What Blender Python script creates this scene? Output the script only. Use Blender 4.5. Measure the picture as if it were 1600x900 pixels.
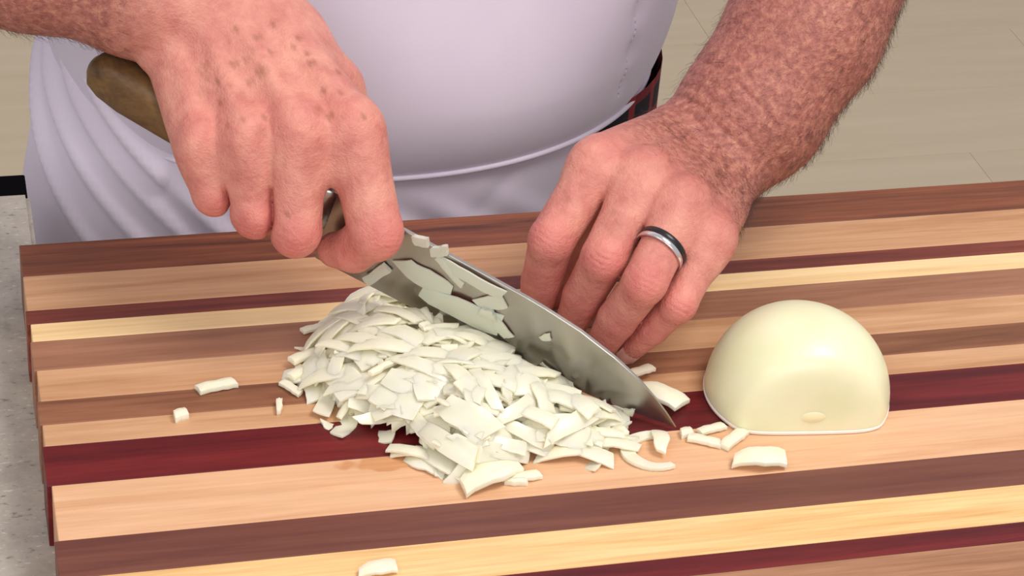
import bpy, bmesh, math, random
import numpy as np
from mathutils import Vector, Matrix, Euler

random.seed(7); RNG = np.random.default_rng(11)
scene = bpy.context.scene
for o in list(bpy.data.objects): bpy.data.objects.remove(o, do_unlink=True)
COL = scene.collection
S = 0.01                     # everything is authored in centimetres, origin on the board top
OFF = np.array([0, 0, 0.94]) # board top is 94 cm above the floor

# ------------------------------------------------------------------ camera
F = 3650.0
x1, y1 = 14960.0, 1090.0
y2 = (F*F - 761.7*x1)/(0.124*x1 - y1); x2 = -761.7 - .124*y2
D1 = np.array([x1, y1, -F]); D1 /= np.linalg.norm(D1)
D2 = np.array([x2, y2, -F]); D2 /= np.linalg.norm(D2)
ROT = np.stack([D1, D2, np.cross(D1, D2)], 0)
def ray(u, v): return ROT @ np.array([(u-800)/F, (450-v)/F, -1.0])
CAM = -ray(800, 560)*118.0
FWD = ROT @ np.array([0, 0, -1.0])
def at(u, v, z=0.0):
    r = ray(u, v); return CAM + r*((z - CAM[2])/r[2])
def atd(u, v, t): return CAM + ray(u, v)*t
def W(p): return np.asarray(p, float)*S + OFF

cam = bpy.data.cameras.new('camera'); camo = bpy.data.objects.new('camera', cam); COL.objects.link(camo)
cam.sensor_width = 36; cam.lens = F/1600*36; cam.clip_start = 0.05; cam.clip_end = 50
camo.matrix_world = Matrix.Translation(Vector(W(CAM))) @ Matrix(ROT.tolist()).to_4x4()
scene.camera = camo

# ------------------------------------------------------------------ light
world = bpy.data.worlds.new('studio'); scene.world = world; world.use_nodes = True
bg = world.node_tree.nodes['Background']; bg.inputs[0].default_value = (1.0, 0.965, 0.98, 1); bg.inputs[1].default_value = 0.58
def area(name, loc, target, size, power, col):
    l = bpy.data.lights.new(name, 'AREA'); l.shape = 'RECTANGLE'; l.size, l.size_y = size; l.energy = power; l.color = col
    o = bpy.data.objects.new(name, l); COL.objects.link(o); o.location = loc
    o.rotation_euler = (Vector(target) - Vector(loc)).to_track_quat('-Z', 'Y').to_euler(); return o
area('studio_softbox_key', (0.75, -0.35, 2.75), (0.0, 0.05, 0.95), (0.9, 0.7), 24, (1.0, 0.96, 0.93))
area('studio_softbox_fill', (-1.3, -0.9, 2.5), (-0.05, 0.05, 0.95), (1.0, 0.8), 7, (1.0, 0.96, 0.97))
area('added_front_fill', (-0.35, -2.5, 2.15), (0.0, 0.2, 0.98), (2.0, 1.2), 27, (1.0, 0.965, 0.96))  # unseen fill lamp behind the camera, added to brighten the jacket and soften contrast
scene.view_settings.view_transform = 'Standard'; scene.view_settings.look = 'None'
scene.view_settings.exposure = 0.0; scene.view_settings.gamma = 1.0
scene.view_settings.use_curve_mapping = False

# ------------------------------------------------------------------ helpers
def lin(r, g, b):
    f = lambda c: (c/255/12.92) if c <= 10 else ((c/255+.055)/1.055)**2.4
    return (f(r), f(g), f(b), 1)
def tag(o, label=None, cat=None, group=None, kind=None):
    if label: o['label'] = label
    if cat: o['category'] = cat
    if group: o['group'] = group
    if kind: o['kind'] = kind
    return o
def mesh_obj(name, verts, faces, mat, parent=None, smooth=True, world=True):
    me = bpy.data.meshes.new(name)
    v = np.asarray(verts, float)*S + (OFF if world else 0)
    me.from_pydata(v.tolist(), [], [tuple(f) for f in faces]); me.update()
    if smooth: me.polygons.foreach_set('use_smooth', [True]*len(me.polygons))
    if mat: me.materials.append(mat)
    o = bpy.data.objects.new(name, me); COL.objects.link(o)
    if parent: o.parent = parent
    return o
def bm_obj(name, bm, mat, parent=None, smooth=False):
    me = bpy.data.meshes.new(name); bm.to_mesh(me); bm.free()
    if smooth: me.polygons.foreach_set('use_smooth', [True]*len(me.polygons))
    if mat: me.materials.append(mat)
    o = bpy.data.objects.new(name, me); COL.objects.link(o)
    if parent: o.parent = parent
    return o
def empty(name, p):
    o = bpy.data.objects.new(name, None); COL.objects.link(o); o.location = W(p); o.empty_display_size = 0.02; return o
def keep(o, parent):   # parent without moving
    o.parent = parent; o.matrix_parent_inverse = Matrix.Translation(parent.location).inverted() if parent.parent is None else parent.matrix_world.inverted()
    return o
def box_bm(x0, x1, y0, y1, z0, z1, bev=0.0, seg=1):
    bm = bmesh.new(); bmesh.ops.create_cube(bm, size=1)
    a = W((x0, y0, z0)); b = W((x1, y1, z1))
    for v in bm.verts: v.co = Vector([(a[i]+b[i])/2 + v.co[i]*(b[i]-a[i]) for i in range(3)])
    if bev: bmesh.ops.bevel(bm, geom=bm.edges[:], offset=bev*S, segments=seg, affect='EDGES', profile=.5)
    return bm
def grid_faces(n, m, close_u=False):
    f = []
    for i in range(n if close_u else n-1):
        for j in range(m-1):
            a = i*m+j; b = ((i+1) % n)*m+j; f.append((a, b, b+1, a+1))
    return f

# ------------------------------------------------------------------ materials
class NT:
    def __init__(s, name):
        s.m = bpy.data.materials.new(name); s.m.use_nodes = True; s.t = s.m.node_tree; s.n = s.t.nodes
        s.b = s.n['Principled BSDF']
    def add(s, typ, **kw):
        n = s.n.new(typ)
        for k, v in kw.items(): setattr(n, k, v)
        return n
    def link(s, a, b): s.t.links.new(a, b)
    def coords(s, scale=(1, 1, 1), rnd=False):
        tc = s.add('ShaderNodeTexCoord'); mp = s.add('ShaderNodeMapping'); mp.inputs['Scale'].default_value = scale
        s.link(tc.outputs['Object'], mp.inputs['Vector'])
        if rnd:
            oi = s.add('ShaderNodeObjectInfo'); mu = s.add('ShaderNodeMath', operation='MULTIPLY'); mu.inputs[1].default_value = 37.0
            s.link(oi.outputs['Random'], mu.inputs[0]); s.link(mu.outputs[0], mp.inputs['Location'])
        return mp.outputs[0]
    def noise(s, vec, scale, detail=4, rough=.55, dist=0.0):
        n = s.add('ShaderNodeTexNoise'); n.inputs['Scale'].default_value = scale; n.inputs['Detail'].default_value = detail
        n.inputs['Roughness'].default_value = rough; n.inputs['Distortion'].default_value = dist
        if vec: s.link(vec, n.inputs['Vector'])
        return n.outputs[0]
    def ramp(s, fac, stops):
        r = s.add('ShaderNodeValToRGB'); e = r.color_ramp.elements
        while len(e) < len(stops): e.new(0.5)
        for i, (p, c) in enumerate(stops): e[i].position = p; e[i].color = c if len(c) == 4 else (*c, 1)
        s.link(fac, r.inputs[0]); return r.outputs[0]
    def mix(s, fac, a, b, mode='MIX'):
        m = s.add('ShaderNodeMix', data_type='RGBA', blend_type=mode)
        for sock, v in ((m.inputs[0], fac), (m.inputs[6], a), (m.inputs[7], b)):
            if isinstance(v, (float, int, tuple)): sock.default_value = v
            else: s.link(v, sock)
        return m.outputs[2]
    def math(s, op, a, b=0.0):
        m = s.add('ShaderNodeMath', operation=op)
        for i, v in enumerate((a, b)):
            if isinstance(v, (float, int)): m.inputs[i].default_value = v
            else: s.link(v, m.inputs[i])
        return m.outputs[0]
    def attr(s, name): a = s.add('ShaderNodeAttribute'); a.attribute_name = name; return a.outputs['Fac']
    def bump(s, h, strength, dist):
        b = s.add('ShaderNodeBump'); b.inputs['Strength'].default_value = strength; b.inputs['Distance'].default_value = dist
        s.link(h, b.inputs['Height']); s.link(b.outputs[0], s.b.inputs['Normal'])
    def set(s, **kw):
        for k, v in kw.items():
            sock = s.b.inputs[k.replace('_', ' ')]
            if hasattr(v, 'node'): s.link(v, sock)
            else: sock.default_value = v
        return s.m

def wood(name, base, dark, light, contrast=1.0, rough=.42, streak=(5, 90, 90)):
    t = NT(name); v = t.coords(streak, rnd=True)
    n1 = t.noise(v, 1.0, 6, .62, .6); v2 = t.coords((18, 420, 420), rnd=True); n2 = t.noise(v2, 1.0, 3, .6, .2)
    c = t.ramp(n1, [(.30, dark), (.5, base), (.72, light)])
    c2 = t.mix(t.ramp(n2, [(.35, (0.82, .8, .78)), (.6, (1.03, 1.03, 1.03))]), (0, 0, 0, 1), c, 'MIX')
    m = t.add('ShaderNodeMix', data_type='RGBA', blend_type='MULTIPLY'); m.inputs[0].default_value = .55*contrast
    t.link(c, m.inputs[6]); t.link(t.ramp(n2, [(.35, (0.72, .68, .64)), (.62, (1.05, 1.05, 1.05))]), m.inputs[7])
    t.bump(n2, .08, .0006)
    t.set(Base_Color=m.outputs[2], Roughness=rough); t.b.inputs['Specular IOR Level'].default_value = .35
    return t.m
def plain(name, col, rough=.5, **kw):
    t = NT(name); t.set(Base_Color=col, Roughness=rough)
    for k, v in kw.items(): t.b.inputs[k.replace('_', ' ')].default_value = v
    return t.m

# ------------------------------------------------------------------ setting: floor, counter
t = NT('laminate'); v = t.coords((2, 24, 24), rnd=True)
n = t.noise(v, 1, 5, .6, .4)
t.set(Base_Color=t.ramp(n, [(.25, lin(205, 188, 161)), (.55, lin(212, 195, 168)), (.8, lin(218, 203, 177))]), Roughness=.45)
M_LAM = t.m
fl = bm_obj('floor', box_bm(-260, 420, -200, 460, -97, -94.8), plain('subfloor', lin(90, 80, 68), .8)); tag(fl, kind='structure')
# floor planks, running with the counter
pb = {}
y = 60.0; row = 0
while y < 420:
    xs = -240 + (row*71) % 120
    x = xs
    while x < 400:
        L = 120
        if 'p' not in pb:
            bm = box_bm(0, L-.04, 0, 17.96, -1.2, 0, .03)
            for vv in bm.verts: vv.co.z -= OFF[2]
            o = bm_obj('plank', bm, M_LAM); pb['p'] = o.data
        else:
            o = bpy.data.objects.new('plank', pb['p']); COL.objects.link(o)
        o.location = (x*S, y*S, 0.0); o.parent = fl
        x += L
    y += 18; row += 1
for o in fl.children: o.location.z = 0.0
bwall = bm_obj('wall_back', box_bm(-260, 420, 460, 470, -97, 180), plain('wall_paint', lin(215, 208, 198), .8)); tag(bwall, kind='structure')

t = NT('stone'); v = t.coords((1, 1, 1))
n1 = t.noise(v, 55, 5, .65); v2 = t.coords((1, 2.2, 1)); n2 = t.noise(v2, 190, 3, .6); n3 = t.noise(v, 420, 2, .5)
c = t.ramp(n1, [(.3, lin(156, 149, 139)), (.5, lin(173, 166, 155)), (.7, lin(186, 180, 168))])
c = t.mix(t.ramp(n2, [(.30, (1, 1, 1)), (.40, (0, 0, 0))]), c, lin(128, 122, 112))
c = t.mix(t.ramp(n2, [(.62, (0, 0, 0)), (.70, (1, 1, 1))]), c, lin(205, 200, 190))
t.set(Base_Color=c, Roughness=.4); M_STONE = t.m
CT = -3.6   # counter top
def prism(name, poly, z0, z1, mat, bev=.25):
    bm = bmesh.new(); vs = [bm.verts.new(Vector(W((x, y, z1)))) for x, y in poly]
    f = bm.faces.new(vs); r = bmesh.ops.extrude_face_region(bm, geom=[f])
    for e in r['geom']:
        if isinstance(e, bmesh.types.BMVert): e.co.z += (z0-z1)*S
    bmesh.ops.recalc_face_normals(bm, faces=bm.faces[:])
    if bev: bmesh.ops.bevel(bm, geom=[e for e in bm.edges], offset=bev*S, segments=2, affect='EDGES')
    return bm_obj(name, bm, mat)
ct = prism('counter', [(-150, -60), (110, -60), (110, 12.3), (-22.4, 12.3), (-22.4, 24.7), (-150, 24.7)], -8, CT, M_STONE)
tag(ct, 'speckled grey stone worktop under the striped cutting board', 'worktop')
cb = prism('counter_base', [(-140, -50), (100, -50), (100, 6), (-30, 6), (-30, 18), (-140, 18)], -93.9, -8.05, plain('cabinet', lin(150, 140, 125), .5), .2)
cb.name = 'cabinet_base'; cb.parent = ct
ch = prism('black_rail', [(-150, 24.75), (-22.5, 24.75), (-22.5, 27.3), (-150, 27.3)], -8, CT-.35, plain('rail_black', lin(6, 5, 9), .9, Specular_IOR_Level=.05), .05)
tag(ch, 'narrow black strip behind the grey worktop, left of the white apron', 'rail')

# ------------------------------------------------------------------ cutting board
board = empty('cutting_board', (0, 0, CT))
tag(board, 'large cutting board of light, brown and maroon wood stripes', 'cutting board')
WD = {
 'mahog': wood('wood_mahogany', lin(128, 72, 48), lin(72, 38, 27), lin(152, 90, 60), 1.4),
 'tan':   wood('wood_tan', lin(200, 153, 113), lin(180, 131, 92), lin(212, 168, 130), .6),
 'red':   wood('wood_red', lin(122, 56, 44), lin(84, 36, 30), lin(146, 78, 58), 1.2),
 'pale':  wood('wood_pale', lin(238, 204, 150), lin(226, 188, 132), lin(245, 215, 165), .5),
 'brown': wood('wood_brown', lin(156, 108, 82), lin(136, 90, 66), lin(170, 122, 94), .7),
 'walnut': wood('wood_walnut', lin(138, 90, 64), lin(112, 70, 48), lin(156, 106, 78), .8),
 'maroon': wood('wood_maroon', lin(98, 24, 28), lin(74, 16, 22), lin(122, 36, 36), .8),
 'maple': wood('wood_maple', lin(222, 174, 134), lin(208, 156, 114), lin(230, 186, 148), .5),
 'dark':  wood('wood_dark', lin(112, 66, 54), lin(96, 54, 46), lin(124, 76, 62), .6),
 'yellow': wood('wood_yellow', lin(236, 192, 132), lin(216, 166, 104), lin(244, 206, 150), .9),
 'grey':  wood('wood_greybrown', lin(164, 118, 88), lin(140, 96, 70), lin(180, 136, 106), 1.0)}
# a damp patch on the maple strip
m_ = WD['maple']; nt = m_.node_tree; bs = nt.nodes['Principled BSDF']; src = bs.inputs['Base Color'].links[0].from_socket
tc = nt.nodes.new('ShaderNodeTexCoord'); mp = nt.nodes.new('ShaderNodeMapping'); mp.inputs['Location'].default_value = (0.075, 0.071, 0); mp.vector_type = 'POINT'
ml = nt.nodes.new('ShaderNodeVectorMath'); ml.operation = 'MULTIPLY'; ml.inputs[1].default_value = (24, 70, 0)
ln_ = nt.nodes.new('ShaderNodeVectorMath'); ln_.operation = 'LENGTH'; nz = nt.nodes.new('ShaderNodeTexNoise'); nz.inputs['Scale'].default_value = 45
ad = nt.nodes.new('ShaderNodeMath'); ad.operation = 'ADD'; rp = nt.nodes.new('ShaderNodeValToRGB'); rp.color_ramp.elements[0].position = .72 ; rp.color_ramp.elements[1].position = .78
rp.color_ramp.elements[0].color = (1, 1, 1, 1); rp.color_ramp.elements[1].color = (0, 0, 0, 1)
mn = nt.nodes.new('ShaderNodeMath'); mn.operation = 'MULTIPLY'; mn.inputs[1].default_value = .5
mx = nt.nodes.new('ShaderNodeMix'); mx.data_type = 'RGBA'; mx.blend_type = 'MULTIPLY'; mx.inputs[7].default_value = (.84, .70, .56, 1)
nt.links.new(tc.outputs['Object'], mp.inputs[0]); nt.links.new(mp.outputs[0], ml.inputs[0]); nt.links.new(ml.outputs[0], ln_.inputs[0]); nt.links.new(tc.outputs['Object'], nz.inputs['Vector'])
nt.links.new(ln_.outputs['Value'], mn.inputs[0]); nt.links.new(mn.outputs[0], ad.inputs[0]); nt.links.new(nz.outputs[0], ad.inputs[1])
nt.links.new(ad.outputs[0], rp.inputs[0]); nt.links.new(rp.outputs[0], mx.inputs[0]); nt.links.new(src, mx.inputs[6]); nt.links.new(mx.outputs[2], bs.inputs['Base Color'])
PL = [(13.55, 'mahog'), (10.53, 'tan'), (7.38, 'red'), (6.15, 'pale'), (4.62, 'brown'), (2.15, 'tan'), (-.40, 'walnut'), (-2.28, 'tan'),
      (-3.95, 'maroon'), (-6.95, 'maple'), (-10.89, 'dark'), (-13.47, 'yellow'), (-16.14, 'maroon'), (-17.45, 'grey'), (-20.6, 'mahog'), (-23.4, None)]
ends = [0, 0, .12, -.1, .05, -.12, .1, -.05, .12, -.15, .08, 0, .1, -.1, 0]
for i in range(len(PL)-1):
    ya, m = PL[i]; yb = PL[i+1][0]
    bm = box_bm(-23.55-ends[i]*.8, 40, yb+.008, ya-.008, CT, 0.0 - (i % 3)*.006, .035)
    o = bm_obj('plank', bm, WD[m]); keep(o, board)

# ------------------------------------------------------------------ knife
pitK, yawK, leanK, sK, gK = math.radians(13), 2.506565, 0.135092, 1.00326, 0.101668
tipK = at(1056, 667, .2)
axK = np.array([math.cos(yawK)*math.cos(pitK), math.sin(yawK)*math.cos(pitK), math.sin(pitK)])
sdK = np.cross([0, 0, 1], axK); sdK /= np.linalg.norm(sdK); upK = np.cross(axK, sdK)
upK, sdK = upK*math.cos(leanK)+sdK*math.sin(leanK), sdK*math.cos(leanK)-upK*math.sin(leanK)
if sdK @ FWD > 0: NEAR = -1
else: NEAR = 1
def KP(a, h, w=0.0): return tipK + axK*a*sK + upK*(h-1.1)*sK + sdK*w*NEAR
def HP(a, h, w=0.0):
    da, dh = a-20, h-4.9
    return KP(20+da*math.cos(gK)-dh*math.sin(gK), 4.9+da*math.sin(gK)+dh*math.cos(gK), w)
knife = empty('chef_knife', KP(10, 0))
tag(knife, 'chef knife with satin steel blade and brown wooden handle gripped over the chopped onion', 'knife')
t = NT('steel'); v = t.coords((1, 1, 1)); n = t.noise(v, 35, 3)
t.set(Base_Color=lin(176, 172, 166), Metallic=1.0, Roughness=t.ramp(n, [(.3, (.26,)*3), (.7, (.36,)*3)])); M_STEEL = t.m
AA = np.concatenate([np.linspace(0, 1.5, 8), np.linspace(2, 8, 13), np.linspace(9, 20, 12)])
vs = []
for a in AA:
    edge = 1.1*max(0, 1-a/9.5)**2.0
    sp = np.interp(a, [0, .6, 1.4, 2.6, 4, 6, 8.5, 20], [1.12, 1.65, 2.25, 2.95, 3.5, 4.05, 4.4, 4.9])
    sp = max(sp, edge+.02); th = .11*min(1, .25+a/6)
    hs = [edge, edge+(sp-edge)*.25, edge+(sp-edge)*.6, sp-.03, sp]
    ws = [0.004, th*.45, th*.8, th, th*.75]
    ring = [KP(a, h, w) for h, w in zip(hs, ws)] + [KP(a, h, -w) for h, w in zip(hs[::-1], ws[::-1])]
    vs += ring
n = len(AA); m = 10
fs = [(i*m+j, (i+1)*m+j, (i+1)*m+(j+1) % m, i*m+(j+1) % m) for i in range(n-1) for j in range(m)]
fs += [tuple(range(m)), tuple(range((n-1)*m, n*m))[::-1]]
bl = mesh_obj('blade', vs, fs, M_STEEL, smooth=False); keep(bl, knife)
def loft(prof, name, mat, P=HP, nseg=20, expo=2.6):
    vs = []
    for a, h0, h1, w in prof:
        c, r = (h0+h1)/2, (h1-h0)/2
        for k in range(nseg):
            th = 2*math.pi*k/nseg; cc, ss = math.cos(th), math.sin(th)
            vs.append(P(a, c + r*math.copysign(abs(ss)**(2/expo), ss), w*math.copysign(abs(cc)**(2/expo), cc)))
    n = len(prof); fs = [(i*nseg+j, (i+1)*nseg+j, (i+1)*nseg+(j+1) % nseg, i*nseg+(j+1) % nseg) for i in range(n-1) for j in range(nseg)]
    fs += [tuple(range(nseg)), tuple(range((n-1)*nseg, n*nseg))[::-1]]
    return keep(mesh_obj(name, vs, fs, mat), knife)
loft([(19.6, 2.2, 4.9, .15), (20.0, 2.1, 4.92, .35), (20.5, 2.3, 4.95, .75), (21.4, 2.5, 4.95, .85)], 'bolster', M_STEEL)
M_HAN = wood('wood_handle', lin(106, 78, 46), lin(66, 46, 30), lin(132, 100, 58), 1.0, .45, (60, 14, 60))
loft([(21.4, 2.5, 4.95, .9), (23, 2.4, 4.98, 1.0), (26, 2.3, 5.05, 1.1), (29, 2.2, 5.0, 1.1), (31.5, 2.15, 4.9, 1.1), (32.7, 2.3, 4.75, 1.0), (33.4, 2.6, 4.45, .8), (33.7, 3.1, 4.0, .4)], 'handle', M_HAN)

# ------------------------------------------------------------------ signed-distance body builder
def rc_sdf(p, a, b, r1, r2):
    ba = b-a; l2 = ba@ba; rr = r1-r2; a2 = l2-rr*rr; il2 = 1/l2
    pa = p-a; y = pa@ba; z = y-l2
    xv = pa*l2 - np.outer(y, ba); x2 = np.einsum('ij,ij->i', xv, xv); y2 = y*y*l2; z2 = z*z*l2
    k = np.sign(rr)*rr*rr*x2
    d = (np.sqrt(x2*a2*il2)+y*rr)*il2 - r1
    c1 = np.sign(z)*a2*z2 > k; c2 = np.sign(y)*a2*y2 < k
    d = np.where(c2, np.sqrt(x2+y2)*il2 - r1, d)
    d = np.where(c1, np.sqrt(x2+z2)*il2 - r2, d)
    return d
def ell_sdf(p, c, axes, rad):
    q = (p-c)@np.asarray(axes).T; k0 = np.linalg.norm(q/rad, axis=1); k1 = np.linalg.norm(q/np.square(rad), axis=1)
    return k0*(k0-1)/np.maximum(k1, 1e-6)
def smin(a, b, k):
    h = np.maximum(k-np.abs(a-b), 0)/k; return np.minimum(a, b) - h*h*k*.25
def sdf_mesh(fn, lo, hi, h, coarse=6):
    lo = np.array(lo, float); nb = np.ceil((np.array(hi)-lo)/(h*coarse)).astype(int); n = nb*coarse
    bc = np.stack(np.meshgrid(*[np.arange(k) for k in nb], indexing='ij'), -1).reshape(-1, 3)
    cen = lo + (bc+.5)*h*coarse
    dc = np.concatenate([fn(cen[i:i+200000]) for i in range(0, len(cen), 200000)])
    G = np.where(dc.reshape(nb) < 0, -1, 1).astype(np.float32).repeat(coarse, 0).repeat(coarse, 1).repeat(coarse, 2)
    act = np.abs(dc) < h*coarse*1.15 + .25
    lc = np.stack(np.meshgrid(*[np.arange(coarse)]*3, indexing='ij'), -1).reshape(-1, 3)
    ab = bc[act]
    for i in range(0, len(ab), 1500):
        idx = (ab[i:i+1500, None, :]*coarse + lc[None]).reshape(-1, 3)
        G[idx[:, 0], idx[:, 1], idx[:, 2]] = fn(lo + idx*h)
    # surface nets
    sg = G < 0; cnt = np.zeros(np.array(G.shape)-1, np.uint8)
    offs = [(i, j, k) for i in (0, 1) for j in (0, 1) for k in (0, 1)]
    N = G.shape
    sl = lambda o: tuple(slice(o[a], N[a]-1+o[a]) for a in range(3))
    for o in offs: cnt += sg[sl(o)]
    cells = np.argwhere((cnt > 0) & (cnt < 8))
    vid = -np.ones(cnt.shape, np.int32); vid[tuple(cells.T)] = np.arange(len(cells))
    acc = np.zeros((len(cells), 3)); num = np.zeros(len(cells))
    for a in offs:
        for ax in range(3):
            if a[ax]: continue
            b = list(a); b[ax] = 1
            ga = G[tuple((cells+a).T)]; gb = G[tuple((cells+b).T)]
            mk = (ga < 0) != (gb < 0); tt = ga[mk]/(ga[mk]-gb[mk])
            pos = np.tile(np.array(a, float), (mk.sum(), 1)); pos[:, ax] = tt
            acc[mk] += pos; num[mk] += 1
    V = lo + (cells + acc/num[:, None])*h
    faces = []
    for ax in range(3):
        o = [0, 0, 0]; o[ax] = 1; u, w = (ax+1) % 3, (ax+2) % 3
        s0 = sg[tuple(slice(0, N[a]-o[a]) for a in range(3))]; s1 = sg[tuple(slice(o[a], N[a]) for a in range(3))]
        e = np.argwhere(s0 != s1); e = e[(e[:, u] > 0) & (e[:, w] > 0) & (e[:, u] < N[u]-1) & (e[:, w] < N[w]-1)]
        ins = sg[tuple(e.T)]
        q = []
        for du, dw in ((1, 1), (0, 1), (0, 0), (1, 0)):
            c = e.copy(); c[:, u] -= du; c[:, w] -= dw; q.append(vid[tuple(c.T)])
        q = np.stack(q, 1); q[~ins] = q[~ins][:, ::-1]; faces.append(q)
    return V, np.concatenate(faces)

def unit(v): return v/np.linalg.norm(v)
def proj(P):
    c = (P-CAM)@ROT; return np.stack([800+F*c[:, 0]/-c[:, 2], 450-F*c[:, 1]/-c[:, 2]], 1), -c[:, 2]

class Arm:
    """One arm: fingers are chains [mcp, pip, dip, tip]; everything joined by smooth unions, finger to finger stays creased."""
    def __init__(s, cm=.1, gd=.16): s.cm = cm; s.gd = gd; s.base = []; s.fing = []; s.grooves = []; s.red = []; s.spots = []
    def sdf(s, p):
        d = np.full(len(p), 1e3)
        for (kind, args, k) in s.base:
            e = rc_sdf(p, *args) if kind == 'rc' else ell_sdf(p, *args)
            d = np.where(d > 100, e, smin(d, e, k)) if k > 0 else np.minimum(d, e)
        out = d.copy(); f1 = np.full(len(p), 50.); f2 = np.full(len(p), 50.)
        for prims, kj in s.fing:
            fd = None
            for (kind, args, k) in prims:
                e = rc_sdf(p, *args) if kind == 'rc' else ell_sdf(p, *args)
                fd = e if fd is None else smin(fd, e, k)
            out = np.minimum(out, smin(d, fd, kj)); f2 = np.minimum(f2, np.maximum(f1, fd)); f1 = np.minimum(f1, fd)
        out = out + s.gd*np.exp(-((f2-f1)/.16)**2)*np.clip((d-f1+s.cm)/.35, 0, 1)*(f1 < 1)
        for (c, ax, dor, lat, offs, wid, dep, halfw, bend) in s.grooves:
            r = p-c; m = np.einsum('ij,ij->i', r, r) < (halfw*2.6+1.5)**2
            if not m.any(): continue
            q = r[m]; a, b, l = q@ax, q@dor, q@lat
            msk = np.exp(-(l/halfw)**2)*np.clip(b/.35, 0, 1); a = a + bend*l*l + .05*np.sin(l*4+c[0]*7)
            g = sum(dd*np.exp(-((a-o)/wid)**2) for o, dd in offs)
            out[m] += dep*msk*g
        return out

def knuckle(arm, P, ax, dor, r, offs=((-.42, .7), (-.14, 1), (.14, .9), (.42, .6)), dep=.065, wid=.075):
    lat = np.cross(ax, dor); arm.grooves.append((P, ax, dor, lat, offs, wid, dep, r*.75, .12))

def finger(arm, P, rad, dorsal, kj=.9, bump=True):
    m, p, d, t = P; r0, r1, r2, r3 = rad
    pr = [('rc', (m, p, r0, r1), .0), ('rc', (p, d, r1*.98, r2), .2), ('rc', (d, t, r2, r3), .2)]
    a = unit(unit(p-m)+unit(d-p)); dd = unit(unit(p-m)-unit(d-p)) if np.linalg.norm(unit(p-m)-unit(d-p)) > .3 else dorsal
    if bump: pr.append(('el', (p+dd*r1*.2, np.stack([a, np.cross(dd, a), dd]), np.array([r1*.95, r1*.7, r1*.8])), .5))
    arm.fing.append((pr, kj))
    knuckle(arm, p, a, dd, r1); arm.red.append((p+dd*r1*.6, r1*1.0, 1.0)); arm.red.append((d, r2*2.2, .6))
    return dd

# ---- his left arm (right in the picture), claw hand with the ring
LA = Arm()
LF = {'index': [(932, 262), (862, 374), (847, 438), (832, 498)], 'middle': [(1005, 277), (945, 402), (912, 462), (886, 520)],
      'ring': [(1066, 322), (1008, 440), (966, 497), (935, 546)], 'pinky': [(1108, 376), (1060, 474), (1020, 512), (985, 545)]}
LD = {'index': [117.8, 116.2, 118.2, 119.5], 'middle': [117.3, 115.2, 117.4, 118.8], 'ring': [116.3, 114.2, 116.3, 117.8], 'pinky': [116.5, 115.1, 116.6, 118.1]}
LR = {'index': (1.28, 1.16, 1.04, .8), 'middle': (1.24, 1.18, 1.05, .76), 'ring': (1.2, 1.12, 1.02, .75), 'pinky': (1.05, .92, .82, .66)}
LJ = {k: [atd(*px, dd) for px, dd in zip(LF[k], LD[k])] for k in LF}
lw = atd(1098, 250, 124.0)
lat = unit(LJ['index'][0]-LJ['pinky'][0]); dirn = unit((LJ['middle'][0]+LJ['ring'][0])/2-lw)
dorL = np.cross(lat, dirn); dorL = unit(dorL if dorL@np.array([0, 0, 1]) > 0 else -dorL)
fa1, fa2, fa3 = atd(1176, 172, 124.2), atd(1256, 48, 124.3), atd(1440, -330, 125)
LA.base += [('rc', (fa3, fa2, 4.6, 3.95), 0), ('rc', (fa2, fa1, 3.95, 3.55), 1.5), ('rc', (fa1, lw, 3.5, 3.0), 2.0)]
latw = lat
for i, (k, rr) in enumerate((('index', 1.25), ('middle', 1.2), ('ring', 1.15), ('pinky', 1.1))):
    b = lw + latw*(1.9-1.25*i) + dorL*.4 + dirn*.8
    LA.base.append(('rc', (b, LJ[k][0], 1.5, rr), 1.2))
    LA.base.append(('rc', (b+dorL*1.15, LJ[k][0]+dorL*.85, .28, .3), .55))            # tendon
    LA.base.append(('el', (LJ[k][0]+dorL*.2, np.stack([dirn, lat, dorL]), np.array([1.1, .95, 1.0])), 1.0))
    LA.red.append((LJ[k][0]+dorL*.8, 1.3, .55))
# palm filling and the ball of the thumb
LA.base.append(('rc', (lw+lat*1.9+dorL*.7+dirn*1.5, LJ['index'][0]-dirn*1.2+dorL*.2, 1.3, 1.2), 1.0))
pc = lw*.45 + (LJ['middle'][0]+LJ['ring'][0])/2*.55 - dorL*1.2
LA.base.append(('el', (pc, np.stack([dirn, lat, dorL]), np.array([4.2, 3.6, 1.6])), 1.5))
# thumb tucked behind the fingers
tc = lw + latw*2.2 - dorL*1.0 + dirn*1.2; tm = LJ['index'][0]*.55+lw*.45 - dorL*3.0 + latw*1.3
tip_t = (LJ['index'][3]+LJ['middle'][3])/2 + np.array([.9, 2.6, .1]); ti = (tm+tip_t)/2 + np.array([-.8, -.2, .6])
LA.base.append(('rc', (tc, tm, 1.6, 1.25), 1.2))
LA.fing.append(([('rc', (tm, ti, 1.2, 1.05), 0), ('rc', (ti, tip_t, 1.05, .8), .4)], .8))
def webs(arm, J, fr, r, k, dn=0.0):
    ks = ['index', 'middle', 'ring', 'pinky']
    for (a, b), f_ in zip(zip(ks, ks[1:]), fr):
        arm.base.append(('rc', (J[a][0]+(J[a][1]-J[a][0])*f_+dn, J[b][0]+(J[b][1]-J[b][0])*f_+dn, r, r), k))
webs(LA, LJ, (.12, .22, .3), .75, 1.0)
dorsL = {}
for k in LF: dorsL[k] = finger(LA, LJ[k], LR[k], dorL)
fx = unit(fa1-lw)
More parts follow.
